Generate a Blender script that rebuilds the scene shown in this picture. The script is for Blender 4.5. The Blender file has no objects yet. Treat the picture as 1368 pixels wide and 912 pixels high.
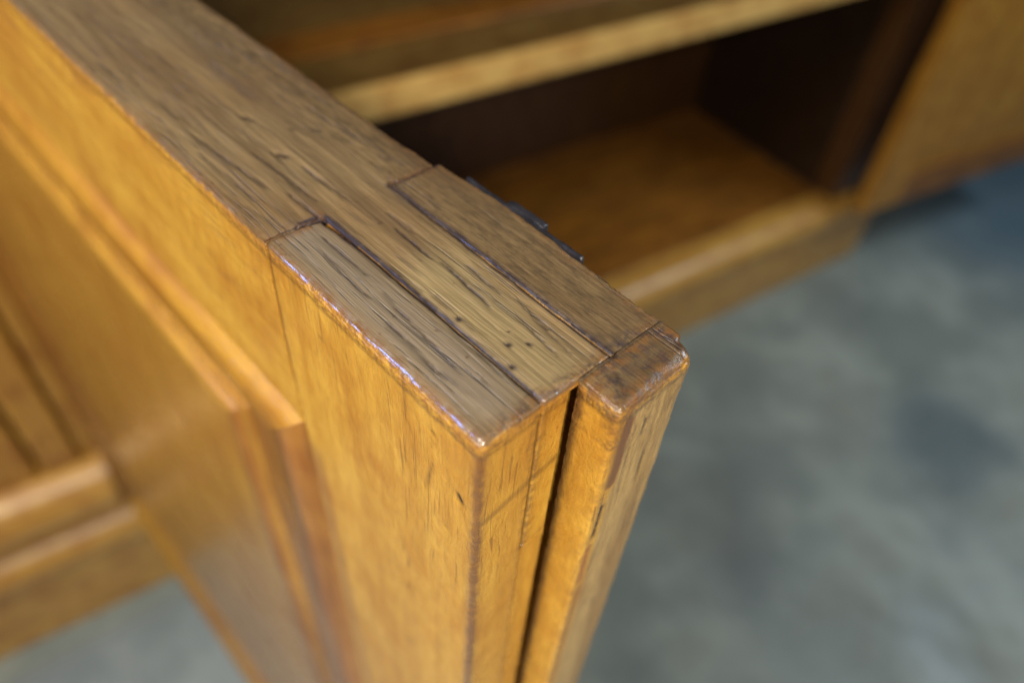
import bpy, math, random
from mathutils import Vector, Matrix, noise as mn
random.seed(4)

# ------------------------------------------------------------------ camera, light, exposure
S = 0.07                      # metres per model unit
FLOOR = 15.9                  # model units from the top of the open door down to the floor
CAM = (-0.51353834, 0.49950047, 1.0)
RX = ((-0.68074695, -0.55948294, 0.4728239),
      (-0.72965609, 0.4609003, -0.50514643),
      (0.06469613, -0.68887572, -0.7219866))     # rows: door axes in camera axes (right, down, forward)


def W(p):
    """model units (origin: near top corner of the open door) -> world metres, floor at z = 0"""
    return Vector((p[0] * S, p[1] * S, (p[2] + FLOOR) * S))


sc = bpy.context.scene
col = sc.collection
cd = bpy.data.cameras.new('camera')
cam = bpy.data.objects.new('camera', cd)
col.objects.link(cam)
right = Vector([r[0] for r in RX]); up = -Vector([r[1] for r in RX]); back = -Vector([r[2] for r in RX])
m = Matrix((right, up, back)).transposed().to_4x4()
m.translation = W(CAM)
cam.matrix_world = m
cd.sensor_width = 36
cd.lens = 26.36
cd.clip_start = 0.005
cd.clip_end = 100
cd.dof.use_dof = True
cd.dof.focus_distance = 1.45 * S
cd.dof.aperture_fstop = 9.2
cd.dof.aperture_blades = 9
sc.camera = cam

world = bpy.data.worlds.new("World")
sc.world = world
world.use_nodes = True
bg = world.node_tree.nodes['Background']
bg.inputs[0].default_value = (0.66, 0.80, 1.0, 1)
bg.inputs[1].default_value = 0.06


def area(name, loc, target, sx, sy, power, color):
    l = bpy.data.lights.new(name, 'AREA')
    l.shape = 'RECTANGLE'; l.size = sx; l.size_y = sy; l.energy = power; l.color = color
    o = bpy.data.objects.new(name, l); col.objects.link(o)
    o.location = loc
    o.rotation_euler = (Vector(target) - Vector(loc)).to_track_quat('-Z', 'Y').to_euler()
    return o


T0 = W((0, 0, 0))
area('workshop_lamp', T0 + Vector((-0.56, 0.46, 0.48)), T0, 0.10, 0.10, 17.0, (1.0, 0.92, 0.76))
area('ceiling_light', T0 + Vector((0.25, 1.0, 1.05)), T0 + Vector((0.8, 0.1, -1.0)), 0.6, 0.5, 22, (1.0, 0.95, 0.86))
area('blue_glint_light', T0 + Vector((0.95, 1.2, 0.62)), T0, 0.10, 0.48, 10, (0.20, 0.36, 1.0))  # unseen blue strip light, added for the glint along the door's top edge
area('doorway_daylight', T0 + Vector((-0.55, -1.95, 0.8)), T0 + Vector((0.5, -0.7, -1.0)), 0.7, 0.4, 20, (0.76, 0.90, 1.0))

sc.view_settings.view_transform = 'Standard'
sc.view_settings.look = 'None'
sc.view_settings.exposure = 0
sc.view_settings.gamma = 1

# ------------------------------------------------------------------ node helpers


class NT:
    def __init__(s, name):
        s.m = bpy.data.materials.new(name); s.m.use_nodes = True
        s.t = s.m.node_tree; s.n = s.t.nodes
        s.b = s.n['Principled BSDF']

    def link(s, a, b): s.t.links.new(a, b)

    def setin(s, sock, v):
        if v is None: return
        if hasattr(v, 'is_output') or isinstance(v, bpy.types.NodeSocket): s.link(v, sock)
        else: sock.default_value = v

    def math(s, op, a, b=None, c=None, clamp=False):
        n = s.n.new('ShaderNodeMath'); n.operation = op; n.use_clamp = clamp
        s.setin(n.inputs[0], a); s.setin(n.inputs[1], b); s.setin(n.inputs[2], c)
        return n.outputs[0]

    def vmath(s, op, a, b=None, scale=None):
        n = s.n.new('ShaderNodeVectorMath'); n.operation = op
        s.setin(n.inputs[0], a); s.setin(n.inputs[1], b)
        if scale is not None: s.setin(n.inputs[3], scale)
        return n.outputs['Value'] if op in ('LENGTH', 'DOT_PRODUCT', 'DISTANCE') else n.outputs[0]

    def noise(s, v, scale=1.0, detail=3.0, rough=0.55, dist=0.0, color=False):
        n = s.n.new('ShaderNodeTexNoise')
        s.setin(n.inputs['Vector'], v)
        n.inputs['Scale'].default_value = scale; n.inputs['Detail'].default_value = detail
        n.inputs['Roughness'].default_value = rough; n.inputs['Distortion'].default_value = dist
        return n.outputs['Color'] if color else n.outputs['Fac']

    def step(s, v, a, b, lo=0.0, hi=1.0):
        n = s.n.new('ShaderNodeMapRange'); n.interpolation_type = 'SMOOTHSTEP'
        s.setin(n.inputs['Value'], v)
        if a > b: a, b, lo, hi = b, a, hi, lo
        n.inputs['From Min'].default_value = a; n.inputs['From Max'].default_value = b
        n.inputs['To Min'].default_value = lo; n.inputs['To Max'].default_value = hi
        return n.outputs[0]

    def mix(s, f, a, b, mode='MIX'):
        n = s.n.new('ShaderNodeMix'); n.data_type = 'RGBA'; n.blend_type = mode
        s.setin(n.inputs[0], f)
        for sock, v in ((n.inputs[6], a), (n.inputs[7], b)):
            if isinstance(v, tuple) and len(v) == 3: v = (*v, 1)
            s.setin(sock, v)
        return n.outputs[2]

    def coords(s, origin):
        tc = s.n.new('ShaderNodeTexCoord')
        v = s.vmath('SCALE', tc.outputs['Object'], scale=1 / S)
        return s.vmath('ADD', v, tuple(origin))

    def sep(s, v):
        n = s.n.new('ShaderNodeSeparateXYZ'); s.link(v, n.inputs[0]); return n.outputs

    def attr(s, name):
        n = s.n.new('ShaderNodeAttribute'); n.attribute_name = name; return n.outputs['Fac']

    def bump(s, h, strength, dist):
        n = s.n.new('ShaderNodeBump'); n.inputs['Strength'].default_value = strength
        n.inputs['Distance'].default_value = dist; s.link(h, n.inputs['Height']); return n.outputs[0]

    def seg(s, P, a, b, w0, w1):
        """soft mask of a line mark between two points; w0 core half width, w1 outer half width"""
        a = Vector(a); d = Vector(b) - a
        ap = s.vmath('SUBTRACT', P, tuple(a))
        t = s.math('MULTIPLY', s.vmath('DOT_PRODUCT', ap, tuple(d)), 1 / d.length_squared, clamp=True)
        q = s.vmath('SCALE', tuple(d), scale=t)
        dist = s.vmath('DISTANCE', ap, q)
        return s.step(dist, w0, w1, 1, 0)


AMBER_L, AMBER_D = (0.64, 0.375, 0.055), (0.50, 0.260, 0.032)
WORN_L, WORN_D = (0.232, 0.160, 0.076), (0.120, 0.079, 0.038)


def streaks(t, P, grain, wob=0.05):
    """stretched coordinates plus the usual set of wood patterns"""
    w = t.noise(P, 1.3, 2, color=True)
    w = t.vmath('SUBTRACT', w, (0.5, 0.5, 0.5))
    Q = t.vmath('ADD', P, t.vmath('SCALE', w, scale=wob * 2))
    along = {'x': (1, 0, 0), 'y': (0, 1, 0), 'z': (0, 0, 1)}[grain]

    def st(al, ac): return t.vmath('MULTIPLY', Q, tuple(al if a else ac for a in along))
    n1 = t.noise(st(0.5, 11), 1, 6, 0.65)
    n2 = t.noise(st(4.5, 120), 1, 4, 0.65)
    n3 = t.noise(P, 2.2, 4, 0.6)
    pore = t.noise(st(5, 150), 1, 2, 0.5)
    pmask = t.step(pore, 0.57, 0.68)
    gate = t.step(t.noise(st(0.9, 7), 1, 2), 0.44, 0.60)
    return n1, n2, n3, t.math('MULTIPLY', pmask, gate), st


def wood(name, origin, grain='z', light=AMBER_L, dark=AMBER_D, rough=0.34, wear=True, near=False,
         pore_amt=0.6, marks=(), lip=False, coat=0.25, crough=0.25, wcoat=0.75):
    t = NT(name)
    P = t.coords(origin)
    n1, n2, n3, pores, st = streaks(t, P, grain)
    c = t.mix(t.step(n1, 0.28, 0.72), dark, light)
    c = t.mix(t.step(n2, 0.3, 0.7, 0, 0.3), c, (0.66, 0.58, 0.45), 'MULTIPLY')
    c = t.mix(t.step(n3, 0.38, 0.68, 0.0, 0.75), c, (0.70, 0.54, 0.38), 'MULTIPLY')
    c = t.mix(t.math('MULTIPLY', pores, pore_amt), c, (0.20, 0.095, 0.03))
    h = t.math('SUBTRACT', t.math('MULTIPLY', n2, 0.35), t.math('MULTIPLY', pores, 0.7))
    hgt = h
    r = t.step(n3, 0.3, 0.7, rough - 0.07, rough + 0.10)
    if near:
        # small dark flecks in the finish of the near end
        fl = t.noise(t.vmath('MULTIPLY', P, (30, 30, 16)), 1, 3, 0.7)
        fm = t.math('MULTIPLY', t.step(fl, 0.60, 0.72), t.step(t.noise(P, 7, 2), 0.45, 0.65))
        c = t.mix(t.math('MULTIPLY', fm, 0.6), c, (0.16, 0.075, 0.02))
        mot = t.noise(t.vmath('MULTIPLY', P, (26, 26, 11)), 1, 6, 0.78, 0.5)
        c = t.mix(t.step(mot, 0.35, 0.7, 0, 0.5), c, (0.70, 0.52, 0.35), 'MULTIPLY')
        hgt = t.math('ADD', t.math('MULTIPLY', hgt, 0.4), t.math('MULTIPLY', mot, 1.3))
        # worn bare wood of the upper edge, ragged where it meets the faces
        o = t.sep(P)
        rag = t.noise(P, 26, 3, 0.6)
        zz = t.math('ADD', o[2], t.math('MULTIPLY', t.math('SUBTRACT', rag, 0.5), 0.016))
        top = t.step(zz, -0.012, -0.005)
        m1, m2, m3, mp, mst = streaks(t, P, 'x', 0.018)
        wc = t.mix(t.step(m1, 0.30, 0.68), WORN_D, WORN_L)
        wc = t.mix(t.step(m2, 0.3, 0.7, 0, 0.55), wc, (0.60, 0.53, 0.46), 'MULTIPLY')
        wc = t.mix(t.step(m3, 0.4, 0.7, 0, 0.6), wc, (0.80, 0.68, 0.52), 'MULTIPLY')
        wc = t.mix(t.math('MULTIPLY', mp, 0.5), wc, (0.075, 0.048, 0.034))
        # paler middle, mottled blackened inner strip
        ymask = t.step(o[1], -0.345, -0.30, 1, 0)
        blk = t.noise(t.vmath('MULTIPLY', P, (16, 60, 30)), 1, 6, 0.8)
        wc = t.mix(t.math('MULTIPLY', t.math('MULTIPLY', t.step(blk, 0.40, 0.68), ymask), t.step(o[0], 0.62, 0.3, 0.75, 0.25) if False else 0.85),
                   wc, (0.060, 0.040, 0.022))
        wc = t.mix(t.math('MULTIPLY', ymask, 0.6), wc, (0.66, 0.62, 0.56), 'MULTIPLY')
        cen = t.math('MULTIPLY', t.seg(P, (0.05, -0.2, 0), (0.36, -0.215, 0), 0.01, 0.13), t.step(m3, 0.3, 0.6, 0.9, 0.45))
        wc = t.mix(t.math('MULTIPLY', cen, 0.6), wc, (0.36, 0.285, 0.135))
        gry = t.seg(P, (0.08, -0.07, 0), (0.62, -0.07, 0), 0.02, 0.10)
        wc = t.mix(t.math('MULTIPLY', gry, 0.6), wc, (0.165, 0.135, 0.100))
        dots = t.noise(P, 34, 2, 0.5)
        wc = t.mix(t.step(dots, 0.70, 0.75, 0, 0.8), wc, (0.07, 0.035, 0.02))
        # darker block where the glued lip strip starts
        blkm = t.math('MULTIPLY', t.step(o[0], -0.004, 0.002, 1, 0), t.step(t.math('ADD', o[1], t.math('MULTIPLY', o[0], 0.35)), -0.285, -0.275, 1, 0))
        wc = t.mix(t.math('MULTIPLY', blkm, 0.78), wc, (0.075, 0.052, 0.026))
        # black grime rubbed into the end of the upper edge
        gr = t.noise(P, 38, 5, 0.8)
        ends = t.math('MAXIMUM', t.step(o[0], 0.045, 0.0), t.math('MULTIPLY', blkm, 0.8))
        wc = t.mix(t.math('MULTIPLY', t.step(gr, 0.46, 0.60), t.math('MULTIPLY', ends, 0.8)), wc, (0.035, 0.026, 0.028))
        # rim just below the top: thin brown varnish rubbed into specks
        band = t.math('MULTIPLY', t.step(zz, -0.052, -0.030), t.step(t.noise(P, 60, 4, 0.75), 0.42, 0.60))
        c = t.mix(t.math('MULTIPLY', band, 0.75), c, (0.10, 0.065, 0.04) if lip else (0.23, 0.095, 0.020))
        grit = t.math('MULTIPLY', t.math('MULTIPLY', t.step(zz, -0.050, -0.032), t.step(zz, -0.022, -0.015, 1, 0)), t.noise(P, 85, 2, 0.6))
        hgt = t.math('ADD', hgt, t.math('MULTIPLY', grit, 1.6))
        c = t.mix(top, c, wc)
        th = t.math('SUBTRACT', t.math('MULTIPLY', m2, 0.6), t.math('MULTIPLY', mp, 1.0))
        th = t.math('SUBTRACT', th, t.math('MULTIPLY', t.step(m1, 0.3, 0.7), 0.25))
        mxh = t.n.new('ShaderNodeMix'); mxh.data_type = 'FLOAT'
        t.setin(mxh.inputs[0], top); t.setin(mxh.inputs[2], hgt); t.setin(mxh.inputs[3], th)
        hgt = mxh.outputs[0]
        r = t.math('ADD', r, t.math('MULTIPLY', top, 0.06))
    if lip:
        o = t.sep(P)
        pale = t.math('MULTIPLY', t.step(o[0], -0.085, -0.075, 1, 0), t.step(t.math('ADD', o[1], t.math('MULTIPLY', n2, 0.03)), -0.27, -0.245, 1, 0))
        pc = t.mix(t.step(n1, 0.3, 0.7), (0.26, 0.165, 0.065), (0.46, 0.32, 0.14))
        pc = t.mix(t.step(n2, 0.35, 0.65, 0, 0.6), pc, (0.45, 0.38, 0.30), 'MULTIPLY')
        pc = t.mix(t.math('MULTIPLY', pores, 0.8), pc, (0.09, 0.05, 0.025))
        sp = t.noise(t.vmath('MULTIPLY', P, (40, 60, 22)), 1, 4, 0.8)
        pc = t.mix(t.math('MULTIPLY', t.step(sp, 0.45, 0.62), t.step(o[2], -0.30, -0.05, 0.15, 0.8)), pc, (0.10, 0.07, 0.045))
        notop = t.step(o[2], -0.05, -0.02, 1, 0)
        c = t.mix(t.math('MULTIPLY', t.math('MULTIPLY', pale, notop), 0.8), c, pc)
    Pw = t.vmath('ADD', P, t.vmath('SCALE', t.vmath('SUBTRACT', t.noise(P, 22, 4, 0.7, color=True), (0.5, 0.5, 0.5)), scale=0.012))
    for (a, b, w0, w1, amt, colr, dep) in marks:
        k = t.math('MULTIPLY', t.seg(Pw, a, b, w0, w1), amt)
        c = t.mix(k, c, colr)
        if dep: hgt = t.math('SUBTRACT', hgt, t.math('MULTIPLY', k, dep))
    if near:
        mk = t.math('MULTIPLY', t.attr('mark'), t.step(t.noise(P, 60, 2), 0.25, 0.55, 0.7, 1.35), clamp=True)
        c = t.mix(mk, c, (0.026, 0.016, 0.013))
    if wear:
        wa = t.attr('wear')
        wn = t.noise(P, 45 if near else 8, 3, 0.7)
        wm = t.math('MULTIPLY', wa, t.step(wn, 0.38, 0.62, 0.15, 0.9))
        c = t.mix(wm, c, (0.15, 0.066, 0.018))
        if near:
            hgt = t.math('ADD', hgt, t.math('MULTIPLY', t.math('MULTIPLY', wa, wn), 0.5))
            r = t.math('SUBTRACT', r, t.math('MULTIPLY', wa, 0.14))
            t.setin(t.b.inputs['Coat Weight'], t.math('ADD', t.math('MULTIPLY', wa, wcoat), coat))
    t.link(c, t.b.inputs['Base Color'])
    t.setin(t.b.inputs['Roughness'], r)
    if not near: t.b.inputs['Coat Weight'].default_value = coat
    t.b.inputs['Coat Roughness'].default_value = 0.14 if near else crough
    t.link(t.bump(hgt, 0.55 if near else 0.3, 0.0007 if near else 0.0012), t.b.inputs['Normal'])
    return t.m


def plain(name, colr, rough, metal=0.0, bscale=300, bamt=0.3):
    t = NT(name)
    tc = t.n.new('ShaderNodeTexCoord').outputs['Object']
    n = t.noise(tc, bscale, 4, 0.7)
    c = t.mix(t.step(n, 0.3, 0.7), tuple(x * 0.6 for x in colr), colr)
    t.link(c, t.b.inputs['Base Color'])
    t.setin(t.b.inputs['Roughness'], t.step(n, 0.3, 0.7, rough, rough + 0.2))
    t.b.inputs['Metallic'].default_value = metal
    t.link(t.bump(n, bamt, 0.0006), t.b.inputs['Normal'])
    return t.m


# ------------------------------------------------------------------ geometry helpers
def empty(name, o_units, rot=0.0, **props):
    e = bpy.data.objects.new(name, None); col.objects.link(e)
    e.location = W(o_units); e.rotation_euler = (0, 0, rot); e.empty_display_size = 0.1
    e['origin'] = list(o_units)
    for k, v in props.items(): e[k] = v
    return e


def link_mesh(name, verts, faces, mat, parent=None, off=(0, 0, 0), smooth=True, attr=None, uo=None):
    """verts in model units; off is subtracted so the mesh sits at its root's origin"""
    me = bpy.data.meshes.new(name)
    me.from_pydata([((v[0] - off[0]) * S, (v[1] - off[1]) * S, (v[2] - off[2]) * S) for v in verts], [], faces)
    me.update()
    if smooth:
        for p in me.polygons: p.use_smooth = True
    if smooth: me.set_sharp_from_angle(angle=math.radians(48))
    if attr is not None:
        for k, nm in enumerate(('wear', 'mark')):
            a = me.attributes.new(nm, 'FLOAT', 'POINT')
            a.data.foreach_set('value', [q[k] for q in attr])
    me.materials.append(mat)
    o = bpy.data.objects.new(name, me); col.objects.link(o)
    if parent: o.parent = parent
    return o


def samples(lo, hi, fine, foc, grow, edge=0.004):
    out = [lo]; p = lo
    while True:
        de = min(p - lo, max(hi - p, 0))
        st = min(fine + grow * abs(p - foc), edge + 0.25 * de)
        p += max(st, edge * 0.8)
        if p >= hi - edge * 0.5: break
        out.append(p)
    out.append(hi)
    return out


def block(lo, hi, soft, foc=(0, 0, 0), fine=0.010, grow=0.02, edge=0.004, warp=None, rough=0.0, wsoft=0.018,
          wearfun=None, waver=0.3, seed=0.0, roughfun=None, crack=False):
    """box with uneven, individually rounded edges. soft = radii for the faces x-,x+,y-,y+,z-,z+"""
    ax = [samples(lo[i], hi[i], fine, foc[i], grow, edge) for i in range(3)]
    verts = []; faces = []; index = {}; wear = []

    def vert(i, j, k):
        key = (i, j, k)
        if key in index: return index[key]
        p = (ax[0][i], ax[1][j], ax[2][k])
        num = den = 0.0; ds = []
        for a in range(3):
            d0, d1 = p[a] - lo[a], hi[a] - p[a]
            s, d = (soft[2 * a], d0) if d0 < d1 else (soft[2 * a + 1], d1)
            w = math.exp(-(d / 0.06) ** 2) + 1e-5
            num += w; den += w / max(s, 1e-4); ds.append(d)
        r = num / den
        sv = Vector((p[0] * 9 + seed, p[1] * 9, p[2] * 9))
        r *= 1 + waver * mn.noise(sv) + waver * mn.noise(sv * 3.1)
        r = min(r, 0.45 * min(hi[a] - lo[a] for a in range(3)))
        q = [min(max(p[a], lo[a] + r), hi[a] - r) for a in range(3)]
        n = Vector([p[a] - q[a] for a in range(3)])
        n.normalize()
        pos = Vector(q) + n * r
        d2 = sorted(ds)[1]
        e = math.exp(-(d2 / wsoft) ** 2)
        if rough:
            amp = rough * (0.12 + e * (roughfun(pos) if roughfun else 1.0))
            pv = Vector(p)
            pos += n * amp * (0.6 * mn.noise(pv * 45) + 0.8 * mn.noise(pv * 120))
        mk = 0.0
        if crack:
            dp, mk = cracks(pos)
            pos -= n * dp
        if warp: pos = warp(pos, n)
        index[key] = len(verts); verts.append(tuple(pos))
        wear.append((e * (wearfun(pos, n) if wearfun else 1.0), mk))
        return index[key]

    NI, NJ, NK = len(ax[0]) - 1, len(ax[1]) - 1, len(ax[2]) - 1
    for i in range(NI):
        for j in range(NJ):
            faces.append((vert(i, j, 0), vert(i, j + 1, 0), vert(i + 1, j + 1, 0), vert(i + 1, j, 0)))
            faces.append((vert(i, j, NK), vert(i + 1, j, NK), vert(i + 1, j + 1, NK), vert(i, j + 1, NK)))
    for i in range(NI):
        for k in range(NK):
            faces.append((vert(i, 0, k), vert(i + 1, 0, k), vert(i + 1, 0, k + 1), vert(i, 0, k + 1)))
            faces.append((vert(i, NJ, k), vert(i, NJ, k + 1), vert(i + 1, NJ, k + 1), vert(i + 1, NJ, k)))
    for j in range(NJ):
        for k in range(NK):
            faces.append((vert(0, j, k), vert(0, j, k + 1), vert(0, j + 1, k + 1), vert(0, j + 1, k)))
            faces.append((vert(NI, j, k), vert(NI, j + 1, k), vert(NI, j + 1, k + 1), vert(NI, j, k + 1)))
    return verts, faces, wear


def join(*parts):
    V, F, A = [], [], []
    for v, f, a in parts:
        b = len(V); V += v; F += [tuple(i + b for i in q) for q in f]; A += a
    return V, F, A


def cbox(lo, hi, r=0.03, n=2):
    """plain bevelled box for the blurred furniture behind"""
    e = max(r, 0.004)
    sft = (e,) * 6
    return block(lo, hi, sft, fine=2.0, grow=0, edge=e * 0.5, waver=0.0, wsoft=0.08)


# ------------------------------------------------------------------ floor
def concrete():
    t = NT('worn_concrete')
    tc = t.n.new('ShaderNodeTexCoord').outputs['Object']
    a = t.noise(tc, 3.4, 4, 0.6); b = t.noise(tc, 7.0, 2, 0.5); g = t.noise(tc, 90, 4, 0.7)
    blot = t.noise(t.vmath('ADD', tc, (3.1, 1.7, 0)), 4.5, 2, 0.5)
    c = t.mix(t.step(a, 0.38, 0.62), (0.150, 0.180, 0.170), (0.265, 0.300, 0.272))
    c = t.mix(t.step(b, 0.5, 0.75, 0, 0.45), c, (0.12, 0.12, 0.105))
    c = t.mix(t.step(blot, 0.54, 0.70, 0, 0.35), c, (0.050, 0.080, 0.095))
    # dark stains; the first, widest spot is shade under the second door, painted in
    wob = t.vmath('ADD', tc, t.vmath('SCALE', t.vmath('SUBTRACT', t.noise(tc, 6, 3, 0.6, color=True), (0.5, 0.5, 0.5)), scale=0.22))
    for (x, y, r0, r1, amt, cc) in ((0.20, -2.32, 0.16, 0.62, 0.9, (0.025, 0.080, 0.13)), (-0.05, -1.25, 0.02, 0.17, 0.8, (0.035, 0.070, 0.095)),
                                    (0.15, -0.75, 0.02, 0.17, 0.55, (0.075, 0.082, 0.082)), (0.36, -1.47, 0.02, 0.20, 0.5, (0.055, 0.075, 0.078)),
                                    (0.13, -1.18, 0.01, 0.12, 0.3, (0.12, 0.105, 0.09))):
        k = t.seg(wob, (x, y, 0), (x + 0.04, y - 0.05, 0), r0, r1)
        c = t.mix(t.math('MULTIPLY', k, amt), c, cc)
    c = t.mix(t.step(g, 0.3, 0.7, 0, 0.3), c, (0.30, 0.30, 0.27))
    t.link(c, t.b.inputs['Base Color'])
    t.setin(t.b.inputs['Roughness'], t.step(b, 0.3, 0.7, 0.38, 0.62))
    t.link(t.bump(g, 0.3, 0.002), t.b.inputs['Normal'])
    return t.m


fv, ff = [], []
N = 24
for i in range(N + 1):
    for j in range(N + 1):
        x, y = -3 + 8 * i / N, -5 + 8 * j / N
        fv.append((x / S, y / S, -FLOOR + 0.02 * mn.noise(Vector((x * 1.3, y * 1.3, 0)))))
for i in range(N):
    for j in range(N):
        a = i * (N + 1) + j
        ff.append((a, a + N + 1, a + N + 2, a + 1))
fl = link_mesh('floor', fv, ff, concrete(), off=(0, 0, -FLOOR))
fl['kind'] = 'structure'; fl['label'] = 'worn grey blue concrete floor with darker blotches'

# ------------------------------------------------------------------ open door in the foreground
DW, DB = 10.2, -12.6           # door width, bottom
DO = (DW, -0.22, DB)           # root of the door: foot of its hinge edge
door = empty('cabinet_door', DO,
             label='open amber wood cabinet door in the foreground, its worn top corner in sharp focus',
             category='door')

GUNK = (0.030, 0.024, 0.032)
MK = {   # stains, seams, plain dark lines and painted shading: from, to, inner and outer half width, amount, colour, depth
    'tenon': [
        ((0.035, -0.226, -0.06), (0.035, -0.226, -0.5), 0.022, 0.036, 0.95, GUNK, 0.0),
        ((0.0, -0.005, -0.262), (0.0, -0.235, -0.212), 0.003, 0.020, 0.5, (0.13, 0.060, 0.016), 0.0),  # soft darker diagonal line across the door end
        ((0.008, -0.15, -0.004), (0.0, -0.212, -0.004), 0.003, 0.014, 0.6, (0.10, 0.07, 0.065), 0.5),
        ((0.674, -0.085, -0.008), (0.673, -0.143, -0.012), 0.009, 0.016, 0.97, (0.015, 0.016, 0.030), 0.0),
        ((0.672, -0.142, -0.008), (0.56, -0.142, -0.006), 0.006, 0.013, 0.95, (0.020, 0.018, 0.030), 0.0),
    ],
    'stile': [
        ((0.0, -0.005, -0.262), (0.0, -0.235, -0.212), 0.003, 0.020, 0.5, (0.13, 0.060, 0.016), 0.0),  # same darker diagonal line, continued on the stile
        ((0.0, -0.142, -0.05), (0.0, -0.141, -0.50), 0.0035, 0.009, 0.9, GUNK, 1.0),
        ((0.035, -0.226, -0.45), (0.035, -0.226, -3.0), 0.022, 0.036, 0.95, GUNK, 0.0),
        ((0.0, 0.0, -0.05), (0.0, 0.0, -3.0), 0.005, 0.019, 0.8, (0.11, 0.036, 0.010), 0.0),
        ((0.672, -0.142, -0.008), (0.56, -0.142, -0.006), 0.006, 0.013, 0.95, (0.020, 0.018, 0.030), 0.0),
        ((0.664, 0.0, 0.0), (0.676, 0.0, -0.61), 0.002, 0.007, 0.7, (0.10, 0.04, 0.012), 0.0),
        ((0.64, 0.0, -0.7), (0.60, 0.0, -2.4), 0.01, 0.05, 0.45, (0.20, 0.08, 0.03), 0.0),
    ],
    'lip': [
        ((-0.100, -0.272, -0.06), (-0.100, -0.268, -0.26), 0.006, 0.024, 0.85, (0.12, 0.045, 0.02), 0.5),
        ((-0.100, -0.250, -0.50), (-0.100, -0.250, -0.66), 0.004, 0.016, 0.7, (0.30, 0.09, 0.015), 0.0),
        ((-0.100, -0.258, -0.7), (-0.100, -0.250, -1.8), 0.003, 0.016, 0.6, (0.22, 0.08, 0.02), 0.0),
        ((-0.002, -0.238, -0.03), (-0.002, -0.238, -2.5), 0.006, 0.026, 0.85, (0.05, 0.022, 0.012), 0.0),  # shading along the groove, painted onto the side of the lip
        ((-0.02, -0.435, 0), (-0.07, -0.448, -0.01), 0.004, 0.018, 0.8, (0.03, 0.025, 0.03), 0.0),
        ((-0.098, -0.27, -0.01), (-0.100, -0.40, -0.01), 0.004, 0.020, 0.75, (0.07, 0.055, 0.055), 0.0),
    ],
}
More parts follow.
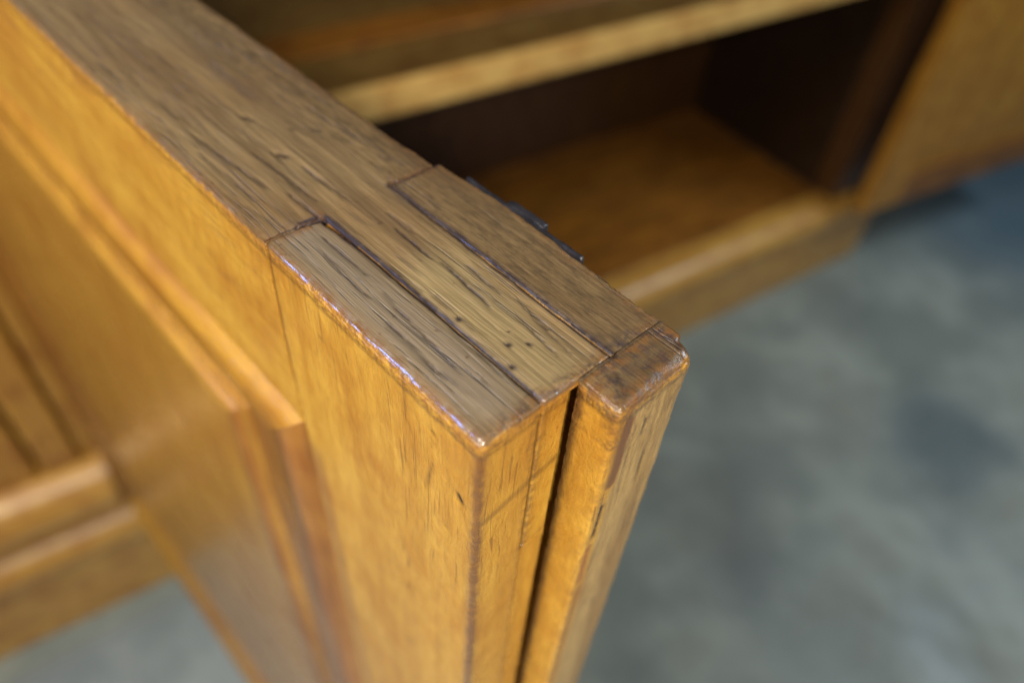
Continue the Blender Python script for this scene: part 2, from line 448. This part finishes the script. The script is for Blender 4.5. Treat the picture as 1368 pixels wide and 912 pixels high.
# cracks, open pores and dents cut into the mesh: from, to, half width, depth, darkness
CR = [
    ((0.545, -0.235, 0), (0.415, -0.232, 0), 0.004, 0.006, 0.8),
    ((0.398, -0.243, 0), (0.24, -0.232, 0), 0.004, 0.006, 0.8),
    ((0.60, -0.255, 0), (0.50, -0.258, 0), 0.003, 0.004, 0.6),
    ((0.36, -0.275, 0), (0.25, -0.272, 0), 0.003, 0.005, 0.7),
    ((0.20, -0.258, 0), (0.06, -0.240, 0), 0.003, 0.005, 0.6),
    ((0.22, -0.29, 0), (0.12, -0.275, 0), 0.003, 0.005, 0.6),
    ((0.17, -0.275, 0), (0.05, -0.262, 0), 0.0025, 0.003, 0.6),
    ((0.33, -0.17, 0), (0.27, -0.167, 0), 0.003, 0.003, 0.4),
    ((0.143, -0.19, 0), (0.139, -0.19, 0), 0.006, 0.004, 1.0),
    ((0.120, -0.222, 0), (0.117, -0.222, 0), 0.005, 0.004, 1.0),
    ((0.165, -0.213, 0), (0.162, -0.213, 0), 0.004, 0.003, 0.8),
    ((0.25, -0.162, 0), (0.247, -0.162, 0), 0.006, 0.004, 0.9),
    ((0.10, -0.158, 0), (0.095, -0.158, 0), 0.006, 0.004, 0.9),
    ((1.13, -0.20, 0), (1.10, -0.222, 0), 0.008, 0.010, 0.7),
    ((0.945, -0.180, 0), (0.91, -0.205, 0), 0.008, 0.010, 0.8),
    ((0.98, -0.31, 0), (0.96, -0.325, 0), 0.006, 0.007, 0.6),
    ((1.02, -0.27, 0), (1.00, -0.275, 0), 0.005, 0.004, 0.6),
    ((1.12, -0.075, 0), (0.83, -0.10, 0), 0.005, 0.007, 0.6),
    ((1.05, -0.05, 0), (0.80, -0.06, 0), 0.004, 0.005, 0.5),
    ((0.97, -0.145, 0), (0.72, -0.16, 0), 0.004, 0.006, 0.7),
    ((0.86, -0.205, 0), (0.68, -0.215, 0), 0.004, 0.006, 0.7),
    ((0.79, -0.125, 0), (0.675, -0.13, 0), 0.004, 0.006, 0.7),
    ((0.40, -0.095, 0), (0.22, -0.082, 0), 0.0035, 0.006, 0.7),
    ((0.33, -0.055, 0), (0.14, -0.045, 0), 0.0035, 0.006, 0.7),
    ((0.24, -0.085, 0), (0.13, -0.075, 0), 0.003, 0.004, 0.6),
    ((0.62, -0.10, 0), (0.45, -0.10, 0), 0.0035, 0.005, 0.7),
    ((0.60, -0.075, 0), (0.40, -0.065, 0), 0.003, 0.005, 0.6),
    ((0.055, 0.0, -0.21), (0.045, 0.0, -0.225), 0.006, 0.006, 0.9),
    ((0.135, 0.0, -0.09), (0.12, 0.0, -0.095), 0.005, 0.004, 0.6),
    ((0.13, 0.0, -0.19), (0.155, 0.0, -0.30), 0.006, 0.004, 0.35),
    ((0.10, 0.0, -0.36), (0.085, 0.0, -0.375), 0.005, 0.004, 0.4),
    ((0.50, 0.0, -0.14), (0.495, 0.0, -0.155), 0.005, 0.004, 0.4),
    ((-0.100, -0.262, -0.34), (-0.100, -0.258, -0.46), 0.006, 0.006, 0.9),
    ((-0.100, -0.33, -0.10), (-0.100, -0.335, -0.22), 0.003, 0.003, 0.7),
    ((-0.100, -0.30, -0.16), (-0.100, -0.305, -0.34), 0.003, 0.003, 0.6),
    ((-0.100, -0.36, -0.2), (-0.100, -0.37, -0.42), 0.003, 0.003, 0.5),
    ((-0.02, -0.30, 0), (-0.085, -0.265, 0), 0.003, 0.005, 0.7),
    # seams between tenon and cheeks
    ((0.675, -0.3205, 0), (0.25, -0.3200, 0), 0.0075, 0.005, 1.9),
    ((0.25, -0.3200, 0), (0.0, -0.3200, 0), 0.0085, 0.006, 1.5),
    ((0.0, -0.3205, 0), (-0.06, -0.325, 0), 0.004, 0.003, 0.6),
    ((0.250, -0.322, 0), (0.243, -0.322, 0), 0.010, 0.004, 1.0),
    ((0.675, -0.315, 0), (0.675, -0.46, 0), 0.0045, 0.004, 1.5),
    ((0.66, -0.142, 0), (0.30, -0.142, 0), 0.0070, 0.005, 1.8),
    ((0.30, -0.142, 0), (0.0, -0.142, 0), 0.0060, 0.004, 1.3),
    ((0.670, 0.0, 0), (0.671, -0.14, 0), 0.004, 0.003, 1.4),
]
rc = random.Random(11)
for _ in range(150):           # open pores along the grain of the upper edge
    x = rc.uniform(0.03, 1.5); y = rc.uniform(-0.445, -0.01); L = rc.uniform(0.03, 0.16)
    if y < -0.32 and x < 0.68: L *= 0.4
    CR.append(((x, y, 0), (x + L, y - L * rc.uniform(-0.02, 0.06), 0), rc.uniform(0.0015, 0.0026), rc.uniform(0.0010, 0.0030), rc.uniform(0.12, 0.42)))
CRV = []
for a, b, w, d, k in CR:
    a = Vector(a); b = Vector(b); pad = w * 2.2 + 0.004
    CRV.append((a, b - a, 1 / (b - a).length_squared, w, d, k,
                [min(a[i], b[i]) - pad for i in range(3)], [max(a[i], b[i]) + pad for i in range(3)]))


def cracks(p):
    """depth and darkness of the cracks at a point"""
    dep = drk = 0.0
    if p.x > 1.8 or p.z < -0.6: return 0.0, 0.0
    px = p + Vector((0, 0.0022 * mn.noise(Vector((p.x * 24, p.y * 9, 1))) + 0.0012 * mn.noise(Vector((p.x * 90, 3, p.z * 90))), 0))
    for a, d, il, w, dp, k, lo, hi in CRV:
        if p.x < lo[0] or p.x > hi[0] or p.y < lo[1] or p.y > hi[1] or p.z < lo[2] - 0.01 or p.z > hi[2] + 0.01: continue
        t = max(0.0, min(1.0, (px - a).dot(d) * il))
        ww = w * (1.0 if k > 0.89 else (0.35 + 1.3 * math.sqrt(max(0, t * (1 - t)))))
        e = (px - (a + d * t)).length / ww
        if e < 2.2:
            v = math.exp(-e * e)
            dep = max(dep, v * dp * 0.65); drk = max(drk, min(1.0, v * k))
    return dep, drk


m_rail = wood('amber_rail_worn_top', DO, 'x', near=True, marks=MK['tenon'])
m_stile = wood('amber_stile_worn_top', DO, 'z', near=True, marks=MK['stile'])
m_lip = wood('lip_strip_wood', DO, 'z', near=True, marks=MK['lip'], lip=True, wcoat=0.15)
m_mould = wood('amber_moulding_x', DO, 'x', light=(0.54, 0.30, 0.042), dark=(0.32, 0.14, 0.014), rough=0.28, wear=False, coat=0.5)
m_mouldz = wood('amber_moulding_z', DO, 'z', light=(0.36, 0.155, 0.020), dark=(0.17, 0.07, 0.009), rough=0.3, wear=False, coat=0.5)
m_panel = wood('amber_panel', DO, 'z', light=(0.52, 0.28, 0.040), dark=(0.32, 0.15, 0.018), rough=0.24, wear=False, coat=0.35)
m_iron = plain('blackened_iron', (0.09, 0.085, 0.10), 0.3, 0.8)

RAIL_H = 0.605


def shoulder(y):               # gap between rail shoulder and the front cheek: opens towards the tenon
    return 0.004 + 0.016 * min(max(-y / 0.14, 0), 1) ** 3.5


def warp_front(pos, n):
    p = pos.copy()
    # inner side of the front cheek leaves a wider gap near the shoulder
    k = min(max((-p.y - 0.09) / 0.05, 0), 1)
    t = min(max((p.x - 0.42) / 0.24, 0), 1)
    if p.z > -0.7: p.y += k * (0.0006 + 0.013 * t ** 3 + 0.002 * mn.noise(Vector((p.x * 20, 0, 1))))
    k2 = min(max((p.x - 0.60) / 0.06, 0), 1)
    p.x -= k2 * (shoulder(p.y) - 0.004) * (1 if p.z > -0.3 else 0.3)
    # bowed joint line on the face
    p.x += k2 * 0.012 * math.sin(math.pi * min(max(-p.z / 0.62, 0), 1))
    if abs(n.z) > 0.5 and p.z > -0.2: p.z += 0.003 * mn.noise(Vector((p.x * 5, p.y * 30, 2)))
    return p


def warp_rail(pos, n):
    p = pos.copy()
    if p.z > -0.05: p.z += 0.0035 * mn.noise(Vector((p.x * 4, p.y * 26, 5))) + 0.002 * mn.noise(Vector((p.x * 12, p.y * 90, 9)))
    if p.x > 0.6 and p.x < 0.75:
        k2 = min(max((0.72 - p.x) / 0.06, 0), 1)
        if p.y > -0.13: p.x += k2 * 0.012 * math.sin(math.pi * min(max(-p.z / 0.62, 0), 1))
    return p


def warp_tenon(pos, n):
    p = warp_rail(pos, n)
    if p.x < 0.05 and p.z < -0.022:        # groove run down the end beside the lip
        k = min(max((-p.y - 0.2115) / 0.0025, 0), 1) * min(max((p.y + 0.275) / 0.01, 0), 1) * min(1, (-0.022 - p.z) / 0.02)
        p.x += 0.10 * k
    return p


def warp_back(pos, n):
    p = pos.copy()
    if p.z > -0.05: p.z += 0.003 * mn.noise(Vector((p.x * 6, p.y * 30, 11)))
    if p.y < -0.42: p.y += 0.006 * mn.noise(Vector((p.x * 9, 0, p.z * 6))) - 0.018 * math.exp(-((p.x - 0.42) / 0.2) ** 2)
    return p


FOC = (0, -0.2, 0)
# rail: full-thickness body beyond the shoulder, tenon running out to the end
def rail_edges(p):             # no wear where the tenon runs on into the rail
    inner = -0.318 < p.y < -0.146 and p.x > 0.56 and p.z > -0.01
    return 0.0 if inner else 1.0


rail_body = block((0.672, -0.447, -RAIL_H), (DW - 0.66, 0.0, 0.0), (0.0004, 0.01, 0.012, 0.013, 0.006, 0.012), FOC,
                  fine=0.0045, grow=0.011, edge=0.004, warp=warp_rail, rough=0.0025, roughfun=rail_edges, crack=True,
                  wearfun=lambda p, n: (0.6 if (p.x < 4 and p.z > -0.05) else 0.0) * rail_edges(p))
rail_tenon = block((0.0, -0.3190, -0.50), (0.6718, -0.1435, 0.0), (0.010, 0.0004, 0.003, 0.002, 0.002, 0.006), FOC,
                   fine=0.0038, grow=0.003, edge=0.003, warp=warp_tenon, rough=0.0025, crack=True,
                   roughfun=lambda p: rail_edges(p) * (0.8 if p.x < 0.03 and p.z > -0.03 else 0.15),
                   wearfun=lambda p, n: (0.8 if p.x < 0.03 else 0.0) * rail_edges(p))
V, F, A = join(rail_body, rail_tenon)
link_mesh('top_rail', V, F, m_rail, door, DO, attr=A)

fw = lambda p, n: (1.0 if p.x < 0.5 or p.z > -0.05 else 0.35) if p.z > -4 else 0.4
front_cheek = block((0.0, -0.1405, DB), (0.668, 0.0, 0.0), (0.011, 0.002, 0.0012, 0.024, 0.01, 0.022), FOC,
                    fine=0.0038, grow=0.018, edge=0.0035, warp=warp_front, rough=0.0008, waver=0.16, crack=True, wearfun=lambda p, n: fw(p, n) * (0.0 if p.y < -0.10 and p.x > 0.03 else 1.0),
                    roughfun=lambda p: 0.2 if p.y < -0.11 else 1.0)
core_low = block((0.0, -0.2125, DB), (0.668, -0.1410, -0.5015), (0.008, 0.002, 0.010, 0.0006, 0.01, 0.001), FOC,
                 fine=0.012, grow=0.04, edge=0.004, rough=0.001, wearfun=lambda p, n: 0.3)
core_back = block((0.11, -0.3195, DB), (0.668, -0.2145, -0.5015), (0.002,) * 6, FOC,
                  fine=0.05, grow=0.05, edge=0.01, wearfun=lambda p, n: 0.2)
back_cheek = block((0.0, -0.462, DB), (0.678, -0.3215, -0.001), (0.0008, 0.002, 0.010, 0.0025, 0.01, 0.008), FOC,
                   fine=0.0042, grow=0.03, edge=0.0035, warp=warp_back, rough=0.0025, crack=True,
                   wearfun=lambda p, n: 0.6 if p.y < -0.40 else 0.0)
V, F, A = join(front_cheek, core_low, core_back, back_cheek)
link_mesh('lock_stile', V, F, m_stile, door, DO, attr=A)


def warp_lip(pos, n):
    p = pos.copy()
    p.z += 0.003 * mn.noise(Vector((p.x * 30, p.y * 18, 3))) if p.z > -0.05 else 0
    return p


lip = block((-0.100, -0.462, DB), (-0.0008, -0.231, 0.0), (0.034, 0.0012, 0.055, 0.005, 0.01, 0.026), FOC,
            fine=0.004, grow=0.03, edge=0.0035, warp=warp_lip, crack=True, rough=0.0018, waver=0.14, wsoft=0.035,
            wearfun=lambda p, n: (1.0 if p.z > -0.12 else (0.4 if p.y > -0.3 else 0.15)) if p.x < -0.01 or p.z < -0.02 else 0.2)
link_mesh('lip_strip', *lip[:2], m_lip, door, DO, attr=lip[2])

hs = block((DW - 0.66, -0.447, DB), (DW, 0.0, 0.0), (0.004, 0.02, 0.014, 0.016, 0.01, 0.012), (9, 0, -5), fine=0.15, grow=0.05, edge=0.006)
link_mesh('hinge_stile', *hs[:2], m_mouldz, door, DO, attr=hs[2])
br = block((0.6685, -0.447, DB), (DW - 0.6605, 0.0, DB + 0.75), (0.003, 0.003, 0.014, 0.016, 0.01, 0.006), (0, 0, -10), fine=0.08, grow=0.03, edge=0.006)
link_mesh('bottom_rail', *br[:2], m_mould, door, DO, attr=br[2])

PROF = [(-0.002, -0.06), (0.003, -0.036), (0.010, -0.034), (0.020, -0.014), (0.035, -0.002), (0.060, 0.016), (0.095, 0.030), (0.14, 0.034), (0.20, 0.026),
        (0.27, 0.004), (0.34, -0.034), (0.42, -0.078), (0.50, -0.104), (0.60, -0.117), (0.735, -0.124), (0.80, -0.131), (0.88, -0.136),
        (0.925, -0.134), (0.94, -0.112), (0.955, -0.100), (0.99, -0.096), (1.03, -0.099), (1.045, -0.112), (1.05, -0.145)]


def smooth_profile(pr, n=4):
    out = []
    for i in range(len(pr) - 1):
        p0 = pr[max(i - 1, 0)]; p1 = pr[i]; p2 = pr[i + 1]; p3 = pr[min(i + 2, len(pr) - 1)]
        for k in range(n):
            t = k / n
            out.append(tuple(0.5 * ((2 * p1[a]) + (-p0[a] + p2[a]) * t + (2 * p0[a] - 5 * p1[a] + 4 * p2[a] - p3[a]) * t * t
                                    + (-p0[a] + 3 * p1[a] - 3 * p2[a] + p3[a]) * t ** 3) for a in (0, 1)))
    out.append(pr[-1])
    return out


PR = smooth_profile(PROF, 3)
# opening of the frame
OX0, OX1, OZ0, OZ1 = 0.670, DW - 0.662, -RAIL_H - 0.001, DB + 0.752


def moulding(side, frame, nseg=60, yoff=0.0):
    x0, x1, zt, zb = frame
    V, F = [], []
    for i in range(nseg + 1):
        t = (i / nseg) ** 2.2
        for (w, y) in PR:
            w2 = w
            if side == 'top': p = (x0 + w2 + t * (x1 - x0 - 2 * w2), y, zt - w2)
            elif side == 'bottom': p = (x0 + w2 + t * (x1 - x0 - 2 * w2), y, zb + w2)
            elif side == 'near': p = (x0 + w2, y, zt - w2 - t * (zt - zb - 2 * w2))
            else: p = (x1 - w2, y, zt - w2 - t * (zt - zb - 2 * w2))
            nn = 0.003 * mn.noise(Vector((p[0] * 3, p[1] * 12, p[2] * 3)))
            V.append((p[0], p[1] + yoff + nn, p[2]))
    k = len(PR)
    flip = side in ('top', 'far')
    for i in range(nseg):
        for j in range(k - 1):
            q = (i * k + j, i * k + j + 1, (i + 1) * k + j + 1, (i + 1) * k + j)
            F.append(q if not flip else q[::-1])
    return V, F


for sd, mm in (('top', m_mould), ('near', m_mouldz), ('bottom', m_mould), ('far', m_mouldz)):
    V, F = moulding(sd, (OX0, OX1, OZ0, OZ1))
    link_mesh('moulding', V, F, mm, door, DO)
pn = cbox((OX0 + 0.85, -0.30, OZ1 + 0.85), (OX1 - 0.85, -0.122, OZ0 - 0.85), 0.01)
link_mesh('panel', *pn[:2], m_panel, door, DO, attr=pn[2])

# iron bolt on the inner face
pl = block((0.225, -0.489, -1.15), (0.60, -0.479, -0.003), (0.006, 0.006, 0.006, 0.002, 0.006, 0.006), FOC, fine=0.014, grow=0.05, edge=0.004, rough=0.002)
plate = link_mesh('bolt_plate', *pl[:2], m_iron, door, DO, attr=pl[2])
kn = block((0.355, -0.518, -0.34), (0.475, -0.4885, -0.008), (0.03, 0.03, 0.02, 0.003, 0.02, 0.02), FOC, fine=0.012, grow=0.05, edge=0.004, rough=0.003)
link_mesh('bolt_knob', *kn[:2], m_iron, plate, DO, attr=kn[2])

# ------------------------------------------------------------------ cabinet behind
ANG = math.radians(-99.87 + 90)        # turns the +x axis of "off" ; s axis = local -y
# cabinet frame: local X points into the cabinet (away from the viewer), local Y to the left; s = -Y
CO = (DW, 0.0, -FLOOR)


def cb(s0, s1, o0, o1, z0, z1, r=0.03):
    """box from front offsets o (towards the viewer positive), along-width s and height z, in cabinet space"""
    return cbox((-o1, -s1, z0 + FLOOR), (-o0, -s0, z1 + FLOOR), r)


cab = empty('display_cabinet', CO, ANG, label='long amber wood cabinet with an open shelved bay behind the door', category='cabinet')
cabO = (0, 0, 0)
kw = dict(wear=False)
m_cabx = wood('cabinet_wood_flat', cabO, 'y', light=(0.66, 0.38, 0.07), dark=(0.40,0.19,0.025), rough=0.42, coat=0.9, crough=0.40, **kw)
m_cabz = wood('cabinet_wood_upright', cabO, 'z', light=(0.56, 0.30, 0.04), dark=(0.30,0.13,0.015), rough=0.30, coat=0.5, **kw)
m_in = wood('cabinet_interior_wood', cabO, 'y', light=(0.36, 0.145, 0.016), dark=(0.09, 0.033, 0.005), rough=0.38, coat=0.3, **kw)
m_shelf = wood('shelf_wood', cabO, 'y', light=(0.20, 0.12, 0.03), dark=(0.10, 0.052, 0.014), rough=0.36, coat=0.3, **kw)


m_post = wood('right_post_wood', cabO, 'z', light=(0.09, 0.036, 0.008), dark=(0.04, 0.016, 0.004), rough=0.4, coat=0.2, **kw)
m_edge = wood('shelf_edge_wood', cabO, 'y', light=(0.80, 0.52, 0.17), dark=(0.68, 0.40, 0.11), rough=0.34, coat=0.8, crough=0.3, **kw)
m_door2 = wood('far_door_wood', cabO, 'z', light=(0.56, 0.28, 0.03), dark=(0.20, 0.08, 0.010), rough=0.4, coat=0.2, **kw)


def cpart(name, data, mat, label=None):
    o = link_mesh(name, *data[:2], mat, cab, (0, 0, 0), attr=data[2])
    if label: o['label'] = label
    return o


SL, SR, OPEN = -9.0, 24.6, 21.7
m_shade = wood('cabinet_shaded_wood', cabO, 'z', light=(0.022, 0.010, 0.004), dark=(0.010, 0.005, 0.002), rough=0.4, coat=0.2, **kw)  # near black: shade on the right inner wall put into the wood colour
# left front: stile beside the hinge, a fluted pilaster and a flush panel
cpart('hinge_post', cb(-0.26, -0.01, -0.8, 0.0, -11.0, 0.6), m_cabz)
cpart('pilaster', cb(-0.92, -0.30, -0.8, 0.10, -11.0, 0.6, 0.07), m_cabz)
cpart('pilaster', cb(-1.9, -1.02, -0.8, 0.06, -11.0, 0.6, 0.07), m_cabz)
cpart('front_panel', cb(SL, -1.95, -0.8, -0.08, -11.0, 0.6), m_cabz)
# right front
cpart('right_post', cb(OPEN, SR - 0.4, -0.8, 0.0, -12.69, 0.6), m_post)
cpart('top_board', cb(SL, SR, -6.5, 0.5, 0.62, 1.1), m_cabx)


def run(name, s0, s1, prof, mat, label=None, nseg=24):
    """moulding run along the cabinet front: prof = [(off, z)...] from back bottom round to back top"""
    pr = smooth_profile(prof, 3); V = []; F = []; k = len(pr)
    for i in range(nseg + 1):
        s = s0 + (s1 - s0) * i / nseg
        for (o, z) in pr: V.append((-o, -s, z + FLOOR))
    for i in range(nseg):
        for j in range(k - 1): F.append((i * k + j, (i + 1) * k + j, (i + 1) * k + j + 1, i * k + j + 1))
    F.append(tuple(range(k))); F.append(tuple(nseg * k + j for j in range(k))[::-1])
    o = link_mesh(name, V, F, mat, cab, (0, 0, 0))
    if label: o['label'] = label
    return o


run('base_moulding', SL, 0.0, [(-0.5, -12.6), (0.05, -12.6), (0.12, -12.42), (0.42, -12.2), (0.56, -11.8), (0.46, -11.38), (0.2, -11.1), (-0.5, -11.02)], m_cabx)
run('base_cap', SL, SR, [(-0.5, -13.85), (0.12, -13.85), (0.20, -13.75), (0.34, -13.6), (0.42, -13.35), (0.40, -13.08), (0.28, -12.86), (0.1, -12.74), (-0.1, -12.71), (-0.5, -12.70)], m_cabx)
cpart('plinth', cb(SL, SR - 0.1, -6.5, 0.16, -FLOOR, -13.86, 0.06), m_cabx)
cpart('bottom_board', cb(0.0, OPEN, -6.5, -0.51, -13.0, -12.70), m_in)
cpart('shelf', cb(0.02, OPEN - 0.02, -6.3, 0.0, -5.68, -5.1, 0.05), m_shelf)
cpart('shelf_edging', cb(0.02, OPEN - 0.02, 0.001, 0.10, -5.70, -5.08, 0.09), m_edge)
cpart('shelf_band', cb(0.02, OPEN - 0.02, -2.1, -1.2, -5.09, -5.0, 0.04), m_in)  # low strip, lighter than the shelf, set back from its front edge
cpart('side_wall', cb(OPEN - 0.01, OPEN + 0.5, -6.5, -0.81, -12.69, 0.6), m_shade)
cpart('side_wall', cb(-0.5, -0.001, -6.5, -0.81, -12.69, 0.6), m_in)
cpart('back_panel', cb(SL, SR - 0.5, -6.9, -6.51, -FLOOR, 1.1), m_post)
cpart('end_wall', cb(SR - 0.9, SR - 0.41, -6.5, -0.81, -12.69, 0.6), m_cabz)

# ------------------------------------------------------------------ second door, swung almost flat
R2 = math.radians(5)
s2 = OPEN + 0.15
cw = Vector((-0.1714173, -0.98519851, 0)); cn = Vector((-0.98519851, 0.1714173, 0))
hp = Vector((DW, 0, 0)) + cw * s2 + cn * 0.65
door2 = empty('cabinet_door', (hp.x, hp.y, DB), ANG - R2, label='second cabinet door at the upper right, swung almost flat and out of focus',
              category='door')
cab['group'] = ''
del cab['group']
D2 = (0, 0, 0)


def d2(name, s0, s1, o0, o1, z0, z1, mat, r=0.03):
    b = cbox((-o1, -s1, z0 - DB), (-o0, -s0, z1 - DB), r)
    return link_mesh(name, *b[:2], mat, door2, D2, attr=b[2])


d2('hinge_stile', 0, 1.5, 0, 0.45, DB, 0, m_door2)
d2('lock_stile', 9.5, 10.2, 0, 0.45, DB, 0, m_cabz)
d2('top_rail', 1.501, 9.499, 0, 0.45, -0.6, 0, m_cabx)
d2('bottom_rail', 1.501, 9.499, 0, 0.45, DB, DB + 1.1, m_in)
d2('panel', 1.502, 9.498, 0.1, 0.33, DB + 1.1, -0.6, m_door2)
